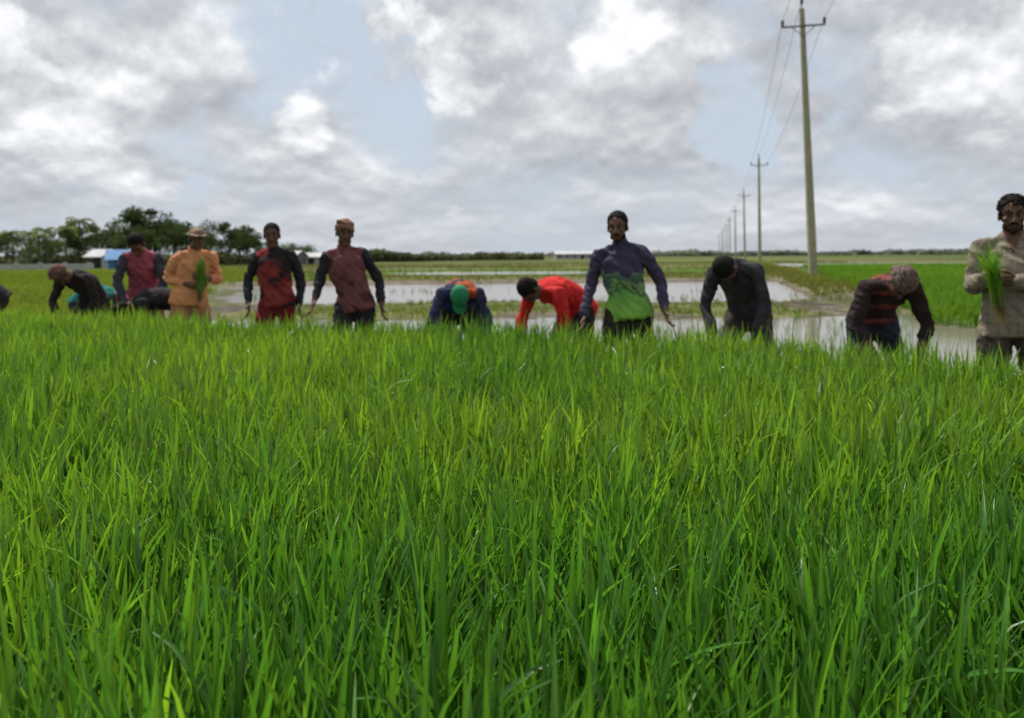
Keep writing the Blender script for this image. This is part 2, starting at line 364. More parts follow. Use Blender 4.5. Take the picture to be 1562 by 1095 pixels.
# ------------------------------------------------------------------ people
def unit(v): v=np.asarray(v,float); return v/(np.linalg.norm(v)+1e-9)
def hand(wr,d,thumb,curl=.35,vox=.0045):
    d=unit(d); t=unit(np.asarray(thumb,float)-d*np.dot(thumb,d)); n=np.cross(d,t)
    if curl<0: n=-n; curl=-curl
    s=Soup(); wr=np.asarray(wr,float)
    s.add(tube([wr-d*.03,wr+d*.01,wr+d*.05,wr+d*.088],[.024,.028,.038,.038],[.019,.017,.015,.011],side=t,k=3,ns=12),'skin')
    for off,L,r,a in ((.029,.072,.0088,.9),(.010,.082,.009,1.0),(-.010,.076,.0086,1.1),(-.028,.060,.0078,1.25)):
        p=wr+d*(.075 if abs(off)<.02 else .068)+t*off; pts=[p]; ang=0; dd=unit(d+t*off*3)
        for seg,fr in ((.48,.6),(.3,1),(.22,.8)):
            ang+=curl*a*fr; p=p+(dd*math.cos(ang)+n*math.sin(ang))*(L*seg+.006); pts.append(p)
        s.add(tube(pts,[r,r*.95,r*.88,r*.75],side=t,k=2,ns=9),'skin')
    p=wr+d*.018+t*.024
    td=unit(d*.75+t*.65+n*.25)
    q=p+td*.042; td2=unit(d*.95+t*.2+n*(.3+curl*.5)); s.add(tube([p,q,q+td2*.03,q+td2*.05],[.014,.011,.010,.008],side=n,k=2,ns=9),'skin')
    return s.remesh(vox,2,.4)
def person(loc,yaw,pose,mats,head='hair',beard=False,cuff=.93,scale=1.0,shorts=False,seed=0,loose=.0,skin=None,collar=False,wide=0):
    """local frame: x side (image right when facing camera), -y forward, z up"""
    L=lambda p:np.array([p[0],-p[1],p[2]],float)
    sp=[L(p) for p in pose['spine']]
    sv=unit(pose.get('side',(1,0,0))); sv=np.array([sv[0],-sv[1],sv[2]])
    S=Soup()
    up0=unit(sp[1]-sp[0]); un=unit(sp[4]-sp[3]); lo=loose
    S.add(tube([sp[0]-np.array([0,0,.09]),sp[0]-np.array([0,0,.02]),sp[0]+up0*.1],[.12,.15,.13],[.09,.11,.09],side=(1,0,0)),'pants')
    hem=sp[0]-up0*(.075+wide*.05)
    S.add(tube([hem,sp[0]+up0*.02,sp[1],sp[2],sp[3],sp[4]],[.176+lo,.164+lo,.146+lo,.160+lo*.6,.132,.060],[.132+lo,.124+lo,.110+lo,.116+lo*.5,.092,.057],side=sv,ns=22,cap=True,cap0=False),'shirt')
    fw=unit(np.cross(sv,un)); fw=fw if np.dot(fw,(0,-1,0))>-.2 else -fw
    for q in(-1,1):
        S.add(ellipsoid(sp[2]*.45+sp[3]*.55+sv*q*.068+fw*.055,(.072,.05,.06),None,8),'shirt')
    hc=L(pose['head']); hu=unit(L(pose.get('hup',(0,0,1)))); hf=unit(L(pose.get('hfwd',(0,1,0)))); hf=unit(hf-hu*np.dot(hf,hu)); hr=np.cross(hf,hu)
    S.add(tube([sp[4]-un*.02,(sp[4]+hc)/2-hf*.004,hc-hu*.02-hf*.012],[.056,.053,.053],side=sv),'skin')
    for sg,k in ((-1,'L'),(1,'R')):
        sh=L(pose['sh'+k]); el=L(pose['el'+k]); wr=L(pose['wr'+k])
        S.add(tube([sp[4]-un*.02+sv*sg*.03,sp[4]*.5+sh*.5-un*.004,sh],[.034,.042,.050],side=(0,0,1)),'shirt')
        fe=el+(wr-el)*cuff
        S.add(tube([sh,sh+(el-sh)*.2,sh+(el-sh)*.5,el,el+(wr-el)*.3,fe],[.053,.056+lo*.2,.050+lo*.3,.043+lo*.4,.042+lo*.4,.033+lo*.45],ns=14),'sleeve')
        S.add(tube([el,el+(wr-el)*.3,wr],[.036,.038,.025],ns=12),'skin')
        hp=L(pose['hip'+k]); kn=L(pose['kn'+k]); an=L(pose['an'+k])
        if shorts:
            S.add(tube([hp,hp+(kn-hp)*.5,kn-(kn-hp)*.05],[.092,.086,.078],ns=14),'pants')
            S.add(tube([kn-(kn-hp)*.15,kn,kn+(an-kn)*.3,an],[.055,.052,.055,.035],ns=12),'skin')
        else:
            S.add(tube([hp,hp+(kn-hp)*.5,kn,kn+(an-kn)*.35,an],[.094+lo*.3,.085+lo*.4,.066+lo*.4,.064+lo*.4,.048+lo*.4],ns=14),'pants')
        S.add(tube([an+np.array([0,.03,-.02]),an+np.array([0,-.04,-.03]),an+np.array([0,-.15,-.045])],[.034,.036,.04],[.034,.03,.016],side=(1,0,0),k=3),'skin')
    if collar:
        pts=[]
        for a_ in np.linspace(-2.55,2.55,13):
            pts.append(sp[4]+un*(.012-.035*max(0,abs(a_)-1.4))+sv*math.sin(a_)*.066-fw*math.cos(a_)*.062)
        S.add(tube(pts,[.020]*13,[.007]*13,side=un,k=2,ns=8),'shirt')
        S.add(tube([sp[3]+fw*.098+un*.0,sp[2]+fw*.122,sp[1]+fw*(.113+lo),sp[0]+fw*(.122+lo)],[.016]*4,[.006]*4,side=sv,k=3,ns=8),'shirt')
    co,F,no,vt,ft=S.remesh(.0095,4,.5,{'shirt':.003,'sleeve':.004,'pants':.002})
    for i,(c,t) in enumerate(zip(co,vt)):
        if t!='skin':
            v=Vector((c[0]+seed*3.1,c[1]+seed,c[2]))
            w=mnoise.noise(Vector((v.x*8,v.y*8,v.z*5)))*.013+(1-abs(mnoise.noise(Vector((v.x*12+v.z*5,v.y*12,v.z*14+v.x*9))))*2.4)*.011
            co[i]=c+no[i]*w
    if collar:
        for fi,f in enumerate(F):
            if ft[fi]=='shirt':
                r=co[f[0]]-sp[4]; x=abs(np.dot(r,sv)); z=np.dot(r,un); 
                if np.dot(r,fw)>.02 and -.10<z<.03 and x<(z+.10)*.42: ft[fi]='skin'
    AV=[co];AF=list(F);AT=list(ft);n=len(co)
    def addp(V,Fs,T):
        nonlocal n
        AV.append(np.asarray(V)); AF.extend([tuple(i+n for i in f) for f in Fs]); AT.extend(T); n+=len(V)
    for k,sg in (('L',-1),('R',1)):
        wr=L(pose['wr'+k]); d=L(pose.get('hd'+k,np.array(pose['wr'+k])-np.array(pose['el'+k]))); th=L(pose.get('th'+k,(-.2*sg,1,0)))
        h=hand(wr,d,th,pose.get('cu'+k,.35 if sg<0 else -.35)); addp(h[0],h[1],h[4])
    fr=np.array([hr,hf,hu]); W=lambda x,f,u: hc+hr*x+hf*f+hu*u
    E=lambda c,r: ellipsoid(W(*c),r,fr,12)
    Hd=Soup()
    Hd.add(E((0,-.008,.035),(.073,.092,.082)),'skin'); Hd.add(E((0,.028,-.04),(.056,.058,.072)),'skin'); Hd.add(E((0,.064,-.098),(.024,.02,.018)),'skin')
    Hd.add(tube([W(0,.080,.018),W(0,.097,-.012),W(0,.107,-.034)],[.008,.010,.013],side=hr,k=2),'skin')
    for q in (-1,1):
        Hd.add(E((.013*q,.090,-.036),(.009,.012,.008)),'skin'); Hd.add(E((.041*q,.056,-.022),(.022,.02,.018)),'skin')
        Hd.add(E((.048*q,.01,-.07),(.012,.035,.022)),'skin')
        Hd.add(ellipsoid(W(.076*q,-.006,-.006),(.008,.019,.031),fr,10),'skin')
        Hd.add(tube([W(.012*q,.085,.024),W(.032*q,.079,.029),W(.052*q,.061,.022)],[.008,.008,.006],side=hu,k=2),'skin')
    Hd.add(tube([W(-.022,.074,-.062),W(0,.086,-.059),W(.022,.074,-.062)],[.003,.006,.003],side=hu,k=3),'lips')
    Hd.add(tube([W(-.020,.074,-.068),W(0,.084,-.071),W(.020,.074,-.068)],[.003,.0065,.003],side=hu,k=3),'lips')
    co,F2,no,vt,ft2=Hd.remesh(.0045,2,.4)
    if beard:
        loc_=(co-hc)@np.array([hr,hf,hu]).T
        for fi,f in enumerate(F2):
            x,ff,u=loc_[f[0]]; x=abs(x)
            if ft2[fi]=='skin' and ff>-.02 and u<-.03 and (u<-.083 or (x>.036 and u<-.03-.9*(.075-x))): ft2[fi]='beard'
    addp(co,F2,ft2)
    for q in (-1,1):
        e=ellipsoid(W(.031*q,.0655,.004),(.0135,.0125,.0085),fr,8); addp(e[0],e[1],['eye']*len(e[1]))
        e=ellipsoid(W(.031*q,.0755,.003),(.0062,.004,.0062),fr,6); addp(e[0],e[1],['iris']*len(e[1]))
        e=tube([W(.045*q,.068,.009),W(.031*q,.079,.013),W(.017*q,.075,.008)],[.003,.0042,.003],side=hu,k=3,ns=8); addp(e[0],e[1],['skin']*len(e[1]))
        e=tube([W(.014*q,.090,.030),W(.032*q,.086,.036),W(.052*q,.068,.029)],[.0035,.0042,.002],side=hu,k=3,ns=8); addp(e[0],e[1],['hair']*len(e[1]))
    if beard:
        e=tube([W(-.030,.074,-.062),W(-.014,.088,-.052),W(0,.091,-.050),W(.014,.088,-.052),W(.030,.074,-.062)],[.003,.0048,.004,.0048,.003],side=hu,k=3,ns=8); addp(e[0],e[1],['beard']*len(e[1]))
    Hr=Soup()
    if head in('hair','curly'):
        b_=1.0 if head=='hair' else 1.03
        Hr.add(E((0,-.018,.052),(.081*b_,.092*b_,.082*b_)),'hair'); Hr.add(E((0,-.045,.0),(.070,.056,.06)),'hair')
        for q in(-1,1): Hr.add(E((.066*q,.012,.022),(.013,.02,.03)),'hair')
        co,F3,no,vt,ft3=Hr.remesh(.006,1,.3)
        for i,c in enumerate(co):
            v=Vector(c)*(62 if head=='curly' else 75)
            co[i]=c+no[i]*mnoise.noise(v)*(.010 if head=='curly' else .007)
        addp(co,F3,ft3)
        if head=='curly':
            r_=random.Random(seed)
            for i in range(160):
                th=r_.uniform(0,6.28); u=r_.uniform(-.1,1); rr_=math.sqrt(max(0,1-u*u)); dv=hr*math.cos(th)*rr_+hf*math.sin(th)*rr_+hu*u
                if np.dot(dv,hf)>.6: continue
                p=W(0,-.018,.052)+dv*.080; t_=unit(np.cross(dv,[r_.random(),r_.random(),r_.random()]))
                e=tube([p-dv*.01,p+dv*.008+t_*.004,p+dv*.009+t_*.009,p+dv*.003+t_*.012],[.003,.0028,.0024,.0018],k=2,ns=6); addp(e[0],e[1],['hair']*len(e[1]))
    elif head=='scarf':
        Hr.add(E((0,-.014,.056),(.084,.097,.084)),'scarf')
        for tl,u0,r0 in ((.15,.045,.017),(-.2,.06,.015),(.32,.075,.014),(-.05,.088,.013)):
            pts=[]
            for a_ in np.linspace(0,2*np.pi,17)[:-1]:
                sc=1.0-(u0-.045)*3.0
                pts.append(W(math.cos(a_)*.078*sc,-.012+math.sin(a_)*.091*sc,u0+math.cos(a_)*tl*.12*sc+math.sin(a_)*.012))
            pts.append(pts[0]); Hr.add(tube(pts,[r0]*17,[r0*.75]*17,side=hu,k=2,ns=10,cap=False),'scarf')
        Hr.add(E((.03,-.085,.0),(.03,.03,.045)),'scarf')
        co,F3,no,vt,ft3=Hr.remesh(.006,1,.3)
        for i,c in enumerate(co): co[i]=c+no[i]*mnoise.noise(Vector(c)*28)*.008
        addp(co,F3,ft3)
    elif head=='cap':
        Hr.add(E((0,-.012,.05),(.082,.097,.080)),'scarf'); 
        Hr.add(ellipsoid(W(0,.09,.047),(.066,.07,.008),fr,12),'scarf'); Hr.add(E((0,-.05,-.0),(.07,.05,.05)),'hair')
        co,F3,no,vt,ft3=Hr.remesh(.006,2,.4); addp(co,F3,ft3)
    elif head=='hat':
        Hr.add(E((0,-.005,.055),(.083,.098,.065)),'scarf'); Hr.add(ellipsoid(W(0,.01,.045),(.11,.13,.010),fr,14),'scarf'); Hr.add(E((0,-.05,.0),(.068,.045,.05)),'hair')
        co,F3,no,vt,ft3=Hr.remesh(.006,2,.4)
        for i,c in enumerate(co): co[i]=c+hu*mnoise.noise(Vector(c)*14)*.022
        addp(co,F3,ft3)
    V=np.concatenate(AV)
    names=['skin','shirt','sleeve','pants','hair','eye','iris','lips','beard','scarf']
    sk=skin or M_skin
    mm={'skin':sk,'shirt':mats['shirt'],'sleeve':mats.get('sleeve',mats['shirt']),'pants':mats['pants'],'hair':M_hair,'eye':M_eye,'iris':M_iris,'lips':M_lips,'beard':M_beard,'scarf':mats.get('scarf',M_hair)}
    o=mkobj('farmer',V,AF,[mm[k] for k in names],[names.index(t) for t in AT],True,loc)
    o.rotation_euler=(0,0,yaw); o.scale=(scale,)*3
    return o
def stand(lean=0,wrL=(-.27,.06,.84),wrR=(.27,.06,.84),elL=(-.25,-.03,1.08),elR=(.25,-.03,1.08),hfwd=(0,1,-.05),hup=(0,.06,1),hx=0,bow=0,dz=0,hipx=0,**kw):
    b=bow
    d=dict(spine=[(hipx,0,.90),(hipx*.7+lean*.3,.0+b*.15,1.03),(lean*.6,.005+b*.5,1.20),(lean*.85,-.01+b*.8,1.32),(lean,0+b,1.40)],
      side=(1,0,dz*3),
      head=(lean+hx,.03+b*1.35,1.53-abs(b)*.25),hfwd=hfwd,hup=hup,
      shL=(lean-.168,-.01+b*.9,1.325-b*.1-dz),shR=(lean+.168,-.01+b*.9,1.325-b*.1+dz),elL=elL,elR=elR,wrL=wrL,wrR=wrR,
      hipL=(hipx-.088,0,.86),hipR=(hipx+.088,0,.86),knL=(-.12,.05,.46),knR=(.12,.03,.46),anL=(-.15,-.02,.06),anR=(.15,.02,.06))
    d.update(kw); return d
def bent(th=80,pz=.86,pf=-.12,htilt=None,arm=0.0,spread=.03,kneef=.08,hx=0,**kw):
    th=math.radians(th); ang=[th*.55,th*.85,th*1.0,th*1.08]; ds=[.13,.17,.13,.075]
    p=np.array([0,pf,pz]); sp=[tuple(p)]
    for a_,d_ in zip(ang,ds): p=p+np.array([0,math.sin(a_),math.cos(a_)])*d_; sp.append(tuple(p))
    nb=np.array(sp[4]); uc=np.array(sp[3]); sh=nb*.3+uc*.7
    ph=math.radians(htilt) if htilt is not None else th*1.15
    nd=np.array([hx,math.sin(ph),math.cos(ph)]); hc=nb+nd*.125; hfw=(0,math.cos(ph),-math.sin(ph))
    d=dict(spine=sp,head=tuple(hc),hup=tuple(nd),hfwd=hfw,
      shL=(-.165,sh[1],sh[2]-.01),shR=(.165,sh[1],sh[2]-.01),
      elL=(-.20-spread,sh[1]+.06+arm,sh[2]-.275),elR=(.20+spread,sh[1]-.02+arm,sh[2]-.28),
      wrL=(-.13,sh[1]+.15+arm,sh[2]-.51),wrR=(.17,sh[1]+.06+arm,sh[2]-.52),
      hipL=(-.09,pf,pz-.03),hipR=(.09,pf,pz-.03),knL=(-.15,pf+kneef+.05,.45),knR=(.15,pf+kneef,.45),anL=(-.17,0,.05),anR=(.17,-.05,.05))
    d.update(kw); return d
R=math.radians
dk=clothmat('dark_cloth',[(.3,(.014,.014,.018)),(.7,(.030,.029,.034))],mud=.2)
dkpants=clothmat('dark_trousers',[(.3,(.014,.013,.013)),(.7,(.034,.030,.026))],mud=.4)
person((-6.32,9.6,0),R(-60),bent(85),dict(shirt=dk,pants=dkpants),seed=1)
person((-5.05,9.5,0),R(-5),bent(66,pz=.84,htilt=80,hx=-.35),dict(shirt=clothmat('black_shirt',[(.35,(.014,.014,.016)),(.7,(.035,.025,.025))]),pants=dkpants,scarf=clothmat('maroon_scarf',[(.3,(.09,.04,.035)),(.7,(.15,.08,.06))])),head='scarf',seed=2)
person((-5.78,10.9,0),R(85),bent(92,pz=.72),dict(shirt=clothmat('teal_shirt',[(.3,(.01,.13,.12)),(.7,(.02,.2,.17))],mud=.2),pants=dkpants),seed=3)
person((-4.18,9.05,0),R(15),bent(30,pz=.90,pf=-.05,htilt=50,hx=-.15),dict(shirt=clothmat('pink_shirt',[(.35,(.34,.08,.12)),(.65,(.26,.055,.09))],mud=.2),sleeve=clothmat('slate_sleeve',[(.3,(.03,.035,.05)),(.7,(.06,.06,.085))]),pants=clothmat('maroon_lungi',[(.3,(.2,.045,.06)),(.7,(.28,.07,.08))])),head='hair',seed=4,scale=1.02)
person((-3.72,8.72,0),R(-60),bent(98,pz=.78,htilt=125),dict(shirt=dk,pants=dkpants),seed=5)
orange=clothmat('orange_shirt',[(.3,(.58,.22,.09)),(.7,(.66,.31,.15))],mud=.10)
person((-3.40,8.5,0),R(28),stand(bow=.06,lean=.01,hipx=-.035,dz=.008,elL=(-.24,-.04,1.10),wrL=(.0,.19,1.02),elR=(.25,0,1.09),wrR=(.10,.22,1.10),hfwd=(.35,1,-.35),hup=(.06,.1,1),hx=.02,hdL=(1,.3,.25),thL=(0,.3,1),hdR=(-1,.2,.2),thR=(0,.2,1),cuL=-.8,cuR=.8),
  dict(shirt=orange,pants=clothmat('tan_lungi',[(.3,(.36,.15,.08)),(.7,(.42,.21,.12))],mud=.35),scarf=simple('cloth_hat',(.22,.15,.09),scale=30)),head='hat',seed=6,cuff=.55,loose=.015)
jer=clothmat('red_black_jersey',[(.36,(.016,.014,.016)),(.50,(.03,.02,.022)),(.55,(.20,.02,.022)),(.70,(.26,.05,.045))],scale=5.5,detail=2,mud=.2)
person((-2.38,8.0,0),R(12),stand(hipx=.025,lean=-.01,dz=.008,wrL=(-.24,.10,.86),wrR=(.24,.02,.85),elL=(-.26,-.04,1.08),elR=(.25,-.06,1.09),hx=-.01,hup=(-.06,.06,1)),dict(shirt=jer,sleeve=dk,pants=clothmat('red_shorts',[(.35,(.20,.02,.025)),(.7,(.14,.015,.02))],mud=.4)),head='hair',seed=7,shorts=True,skin=M_skin)
mar=clothmat('maroon_jersey',[(.32,(.13,.04,.042)),(.55,(.19,.065,.065)),(.68,(.07,.025,.028))],scale=6,detail=2,mud=.2)
person((-1.49,7.35,0),R(16),stand(lean=-.05,hipx=.04,dz=.016,wrL=(-.33,.12,.92),wrR=(.28,.04,.86),elL=(-.27,.0,1.11),elR=(.27,-.08,1.09),hfwd=(.1,1,-.12),hup=(.05,.06,1)),dict(shirt=mar,sleeve=dk,pants=dk,scarf=clothmat('brown_scarf',[(.3,(.16,.08,.055)),(.7,(.24,.14,.09))],mud=.2)),head='scarf',seed=8,shorts=True,cuff=.75)
person((-.50,7.55,0),R(4),bent(86,pz=.84,htilt=98,spread=.05),dict(shirt=clothmat('blue_orange_shirt',[(.42,(.02,.035,.12)),(.54,(.03,.03,.05)),(.58,(.36,.08,.025)),(.75,(.30,.06,.02))],scale=3.2,detail=1,mud=.2),sleeve=clothmat('navy_sleeve',[(.3,(.02,.03,.09)),(.7,(.04,.04,.07))]),pants=dkpants,scarf=simple('green_cap',(.02,.20,.09))),head='cap',seed=9)
person((.50,7.25,0),R(-48),bent(84,pz=.85,htilt=84),dict(shirt=clothmat('red_shirt',[(.35,(.46,.016,.018)),(.65,(.58,.03,.028))],mud=.08),pants=dkpants,scarf=M_hair),head='hair',seed=10,cuff=.5,loose=.01)
m9=clothmat('purple_green_jersey',[(.10,(.22,.42,.07)),(.30,(.15,.34,.08)),(.36,(.05,.11,.06)),(.42,(.20,.34,.12)),(.50,(.05,.07,.08)),(.56,(.12,.20,.12)),(.62,(.055,.045,.095)),(.85,(.045,.038,.075))],mode='zgrad',scale=11,detail=5,mud=.1)
person((.88,6.25,0),R(-9),stand(hipx=.03,dz=.012,wrL=(-.31,.08,.84),wrR=(.31,.14,.89),elL=(-.27,-.05,1.08),elR=(.28,-.05,1.10),hx=-.02,lean=-.03,hfwd=(-.15,1,-.08),hup=(-.05,.06,1)),dict(shirt=m9,sleeve=clothmat('purple_sleeve',[(.35,(.04,.034,.07)),(.65,(.07,.055,.10))],mud=.2),pants=dkpants),head='hair',beard=True,seed=11,shorts=True,skin=M_skin2)
person((1.88,6.45,0),R(-36),bent(50,pz=.86,pf=-.08,htilt=100,hx=-.1),dict(shirt=clothmat('charcoal_shirt',[(.35,(.022,.022,.027)),(.65,(.045,.045,.052))],mud=.25),pants=clothmat('muddy_trousers',[(.35,(.02,.018,.018)),(.6,(.09,.075,.06))],mud=.6)),head='hair',seed=12)
person((2.72,5.95,0),R(-6),bent(70,pz=.84,htilt=78,spread=.06,hx=.12),dict(shirt=clothmat('striped_shirt',[(0,(.03,.016,.018)),(.46,(.18,.045,.032)),(.72,(.03,.016,.018))],mode='stripes',mud=.3),sleeve=clothmat('dark_maroon_sleeve',[(.3,(.02,.014,.016)),(.7,(.045,.025,.026))],mud=.2),pants=clothmat('navy_trousers',[(.35,(.012,.018,.035)),(.65,(.03,.038,.06))]),scarf=clothmat('plaid_scarf',[(.38,(.16,.11,.09)),(.5,(.09,.05,.045)),(.62,(.2,.16,.13))],scale=40)),head='scarf',seed=13,cuff=.4)
beige=clothmat('beige_check_shirt',[(.24,(.13,.105,.075)),(.45,(.235,.20,.15)),(.7,(.31,.27,.215))],mode='check',mud=.45,scale=5)
person((3.23,5.15,0),R(-27),stand(elL=(-.215,.0,1.09),wrL=(-.155,.22,1.14),elR=(.25,.02,1.08),wrR=(.0,.23,1.12),hdL=(.35,.25,-.1),thL=(.1,.2,1),cuL=-.95,hdR=(-1,.1,.1),thR=(-.1,.2,1),cuR=.95,hfwd=(-.02,1,0),dz=-.006),
  dict(shirt=beige,pants=clothmat('wet_lungi',[(.35,(.03,.024,.02)),(.65,(.09,.075,.06))],mud=.5)),head='curly',beard=True,seed=14,loose=.016,scale=1.015,collar=True,wide=1)

def bundle(name,loc,h,n,tilt,spread=.25,wid=.007):
    ac=Acc(); base=np.stack([rng.normal(0,.014,n),rng.normal(0,.014,n),rng.uniform(-.02,.02,n)],1)
    c=np.array([.09,.24,.02])*rng.uniform(.6,1.5,n)[:,None]
    ac.add(*blades(base,rng.uniform(0,6.28,n),h*rng.uniform(.7,1.1,n),np.full(n,wid),np.abs(rng.normal(.03,.04,n)),np.abs(rng.normal(spread,.3,n)),7,True,c))
    m=n
    base=np.stack([rng.normal(0,.018,m),rng.normal(0,.018,m),rng.uniform(-.03,.0,m)],1)
    ac.add(*blades(base,rng.uniform(0,6.28,m),rng.uniform(.04,.14,m),np.full(m,.004),np.full(m,math.pi)+rng.normal(0,.25,m),rng.normal(0,.3,m),4,False,np.array([.22,.18,.09])*rng.uniform(.5,1.3,m)[:,None],tipyellow=0))
    base=np.stack([rng.normal(0,.014,m),rng.normal(0,.014,m),np.full(m,-.02)],1)
    ac.add(*blades(base,rng.uniform(0,6.28,m),np.full(m,h*.45),np.full(m,.006),np.abs(rng.normal(.02,.03,m)),np.full(m,.03),3,False,np.array([.26,.30,.10])*rng.uniform(.6,1.2,m)[:,None],tipyellow=0))
    o=ac.build(name,M_rice); o.location=loc; o.rotation_euler=tilt; return o
bundle('rice_seedling_bundle',(3.00,4.93,1.0),.40,130,(R(4),R(-12),0),.45)
bundle('rice_seedling_bundle',(-3.24,8.29,.96),.38,110,(0,R(4),0),.2,.009)

# ------------------------------------------------------------------ utility poles
M_conc=simple('pole_concrete',(.30,.29,.19),rough=.85,scale=3,var=.15,bump=.3); M_steel=simple('galvanised_steel',(.12,.12,.12),rough=.5,metal=.3); M_ins=simple('insulator_ceramic',(.06,.03,.025),rough=.25); M_wire=simple('wire',(.12,.12,.13),rough=.5)
def box(cx,cy,cz,sx,sy,sz):
    v=np.array([(x,y,z) for z in(-1,1) for y in(-1,1) for x in(-1,1)],float)*np.array([sx,sy,sz])/2
    return v+np.array([cx,cy,cz]),[(0,2,3,1),(4,5,7,6),(0,1,5,4),(2,6,7,3),(0,4,6,2),(1,3,7,5)]
PH=11.6
ldir=unit((.26,1,0)); cross=np.array([ldir[1],-ldir[0],0])
tops=[]
def pole(x,y,z0,lean=0,h=PH):
    e=empty('utility_pole',(x,y,z0))
    n=8;V=[];F=[]
    for i in range(n+1):
        t=i/n; w=.17*(1-t)+.095*t; d=.15*(1-t)+.085*t; ch=.03
        for (a_,b_) in ((w,d-ch),(w-ch,d),(-w+ch,d),(-w,d-ch),(-w,-d+ch),(-w+ch,-d),(w-ch,-d),(w,-d+ch)):
            V.append((a_+lean*t,b_,h*t-.3*(1-t)))
    for i in range(n):
        for j in range(8): F.append((i*8+j,i*8+(j+1)%8,(i+1)*8+(j+1)%8,(i+1)*8+j))
    F.append(tuple(n*8+j for j in range(8)))
    mkobj('shaft',V,F,[M_conc],None,False,parent=e)
    s=Soup(); zc=h-.75
    ca=np.array([lean*.95,-.12,zc])
    s.add(tube([ca-cross*.88+(0,0,.0),ca+cross*.88],[.045,.045],[.05,.05],k=1,ns=4,side=(0,0,1),cap=False),'a')
    s.add(tube([ca-cross*.5+(0,0,0),np.array([lean*.9,-.1,zc-.45]),ca+cross*.5],[.02]*3,k=1,ns=6),'a')
    s.add(tube([(lean,0,h-.15),(lean,0,h+.2)],[.03,.025],k=1,ns=8),'a')
    mkobj('crossarm',np.concatenate(s.V),s.F,[M_steel],None,False,parent=e)
    s=Soup(); att=[]
    for q in(-.84,.84):
        p=ca+cross*q; s.add(tube([p+(0,0,.04),p+(0,0,.12),p+(0,0,.17),p+(0,0,.22),p+(0,0,.29)],[.03,.075,.045,.08,.04],k=2,ns=10),'i'); att.append(p+np.array([x,y,z0+.3]))
    p=np.array([lean,0,h+.2]); s.add(tube([p,p+(0,0,.08),p+(0,0,.13),p+(0,0,.18),p+(0,0,.25)],[.03,.075,.045,.08,.04],k=2,ns=10),'i'); att.insert(1,p+np.array([x,y,z0+.26]))
    mkobj('insulators',np.concatenate(s.V),s.F,[M_ins],None,True,parent=e)
    tops.append(att)
pole(.6,-13,.1)
pole(12.83,34,.32,lean=-.42,h=11.4)
for (x,y) in ((27.0,87),(38.8,133),(50.7,181),(62.5,229),(74.5,277),(86.5,326),(98.5,375),(110,424)): pole(x,y,.1,lean=rng.normal(0,.08))
s=Soup()
for a_,b_ in zip(tops[:-1],tops[1:]):
    for p,q in zip(a_,b_):
        t=np.linspace(0,1,16)[:,None]; pts=p*(1-t)+q*t; pts[:,2]-=.75*4*(t*(1-t))[:,0]
        s.add(tube(pts,[.009]*16,k=1,ns=5),'w')
mkobj('power_lines',np.concatenate(s.V),s.F,[M_wire])

# ------------------------------------------------------------------ trees
def leafquads(cent,size,cols):
    n=len(cent); a=rng.normal(size=(n,3)); a/=np.linalg.norm(a,axis=1)[:,None]; b_=np.cross(a,rng.normal(size=(n,3))); b_/=np.linalg.norm(b_,axis=1)[:,None]
    a=a*size[:,None]; b_=b_*(size*.6)[:,None]
    V=np.stack([cent-a,cent-b_*.9,cent+a,cent+b_],1).reshape(-1,3); Q=np.arange(4*n).reshape(n,4); C=np.repeat(cols,4,0)
    return V,Q,C
def tree(x,y,h,w,dark=1.0,name='broadleaf_tree',leafn=3600):
    e=empty(name,(x,y,.05)); s=Soup()
    th=h*.38; lean=rng.normal(0,.05)*h
    s.add(tube([(0,0,-.2),(lean*.3,0,th*.5),(lean,0,th),(lean*1.2,0,h*.8)],[h*.035,h*.026,h*.02,h*.006],k=3,ns=8),'t')
    tips=[]
    for i in range(9):
        a_=rng.uniform(0,6.28); z0=th*rng.uniform(.6,1.4); r=w*.5*rng.uniform(.5,.95); z1=h*rng.uniform(.5,.88)
        p0=np.array([lean*z0/th*.6,0,z0]); p1=np.array([math.cos(a_)*r,math.sin(a_)*r,z1]); s.add(tube([p0,(p0+p1)/2+(0,0,-.05*h),p1],[h*.013,h*.009,h*.003],k=2,ns=6),'t'); tips.append(p1)
    mkobj('trunk_and_limbs',np.concatenate(s.V),s.F,[M_bark],parent=e)
    ncl=26; cl=[]
    for i in range(ncl):
        if i<9: c=tips[i]
        else:
            a_=rng.uniform(0,6.28); u=rng.uniform(0,1)**.6; zz=rng.uniform(.36,.93); rr_=w*.5*u*math.sqrt(max(.05,1-((zz-.58)/.42)**2)); c=np.array([math.cos(a_)*rr_,math.sin(a_)*rr_,zz*h])
        cl.append(c)
    cl=np.array(cl); rad=w*rng.uniform(.09,.2,ncl)
    ci=rng.integers(0,ncl,leafn); d=rng.normal(size=(leafn,3)); d/=np.linalg.norm(d,axis=1)[:,None]
    cent=cl[ci]+d*(rad[ci]*rng.random(leafn)**.4)[:,None]*np.array([1,1,.7])
    tone=rng.uniform(.55,1.5,ncl)[ci]*rng.uniform(.7,1.3,leafn)*dark
    cols=np.array([.062,.098,.035])*tone[:,None]
    o=quadmesh('crown',*leafquads(cent,rng.uniform(.13,.26,leafn)*h/8,cols)[:2],M_foliage,np.repeat(cols,4,0),False); o.parent=e
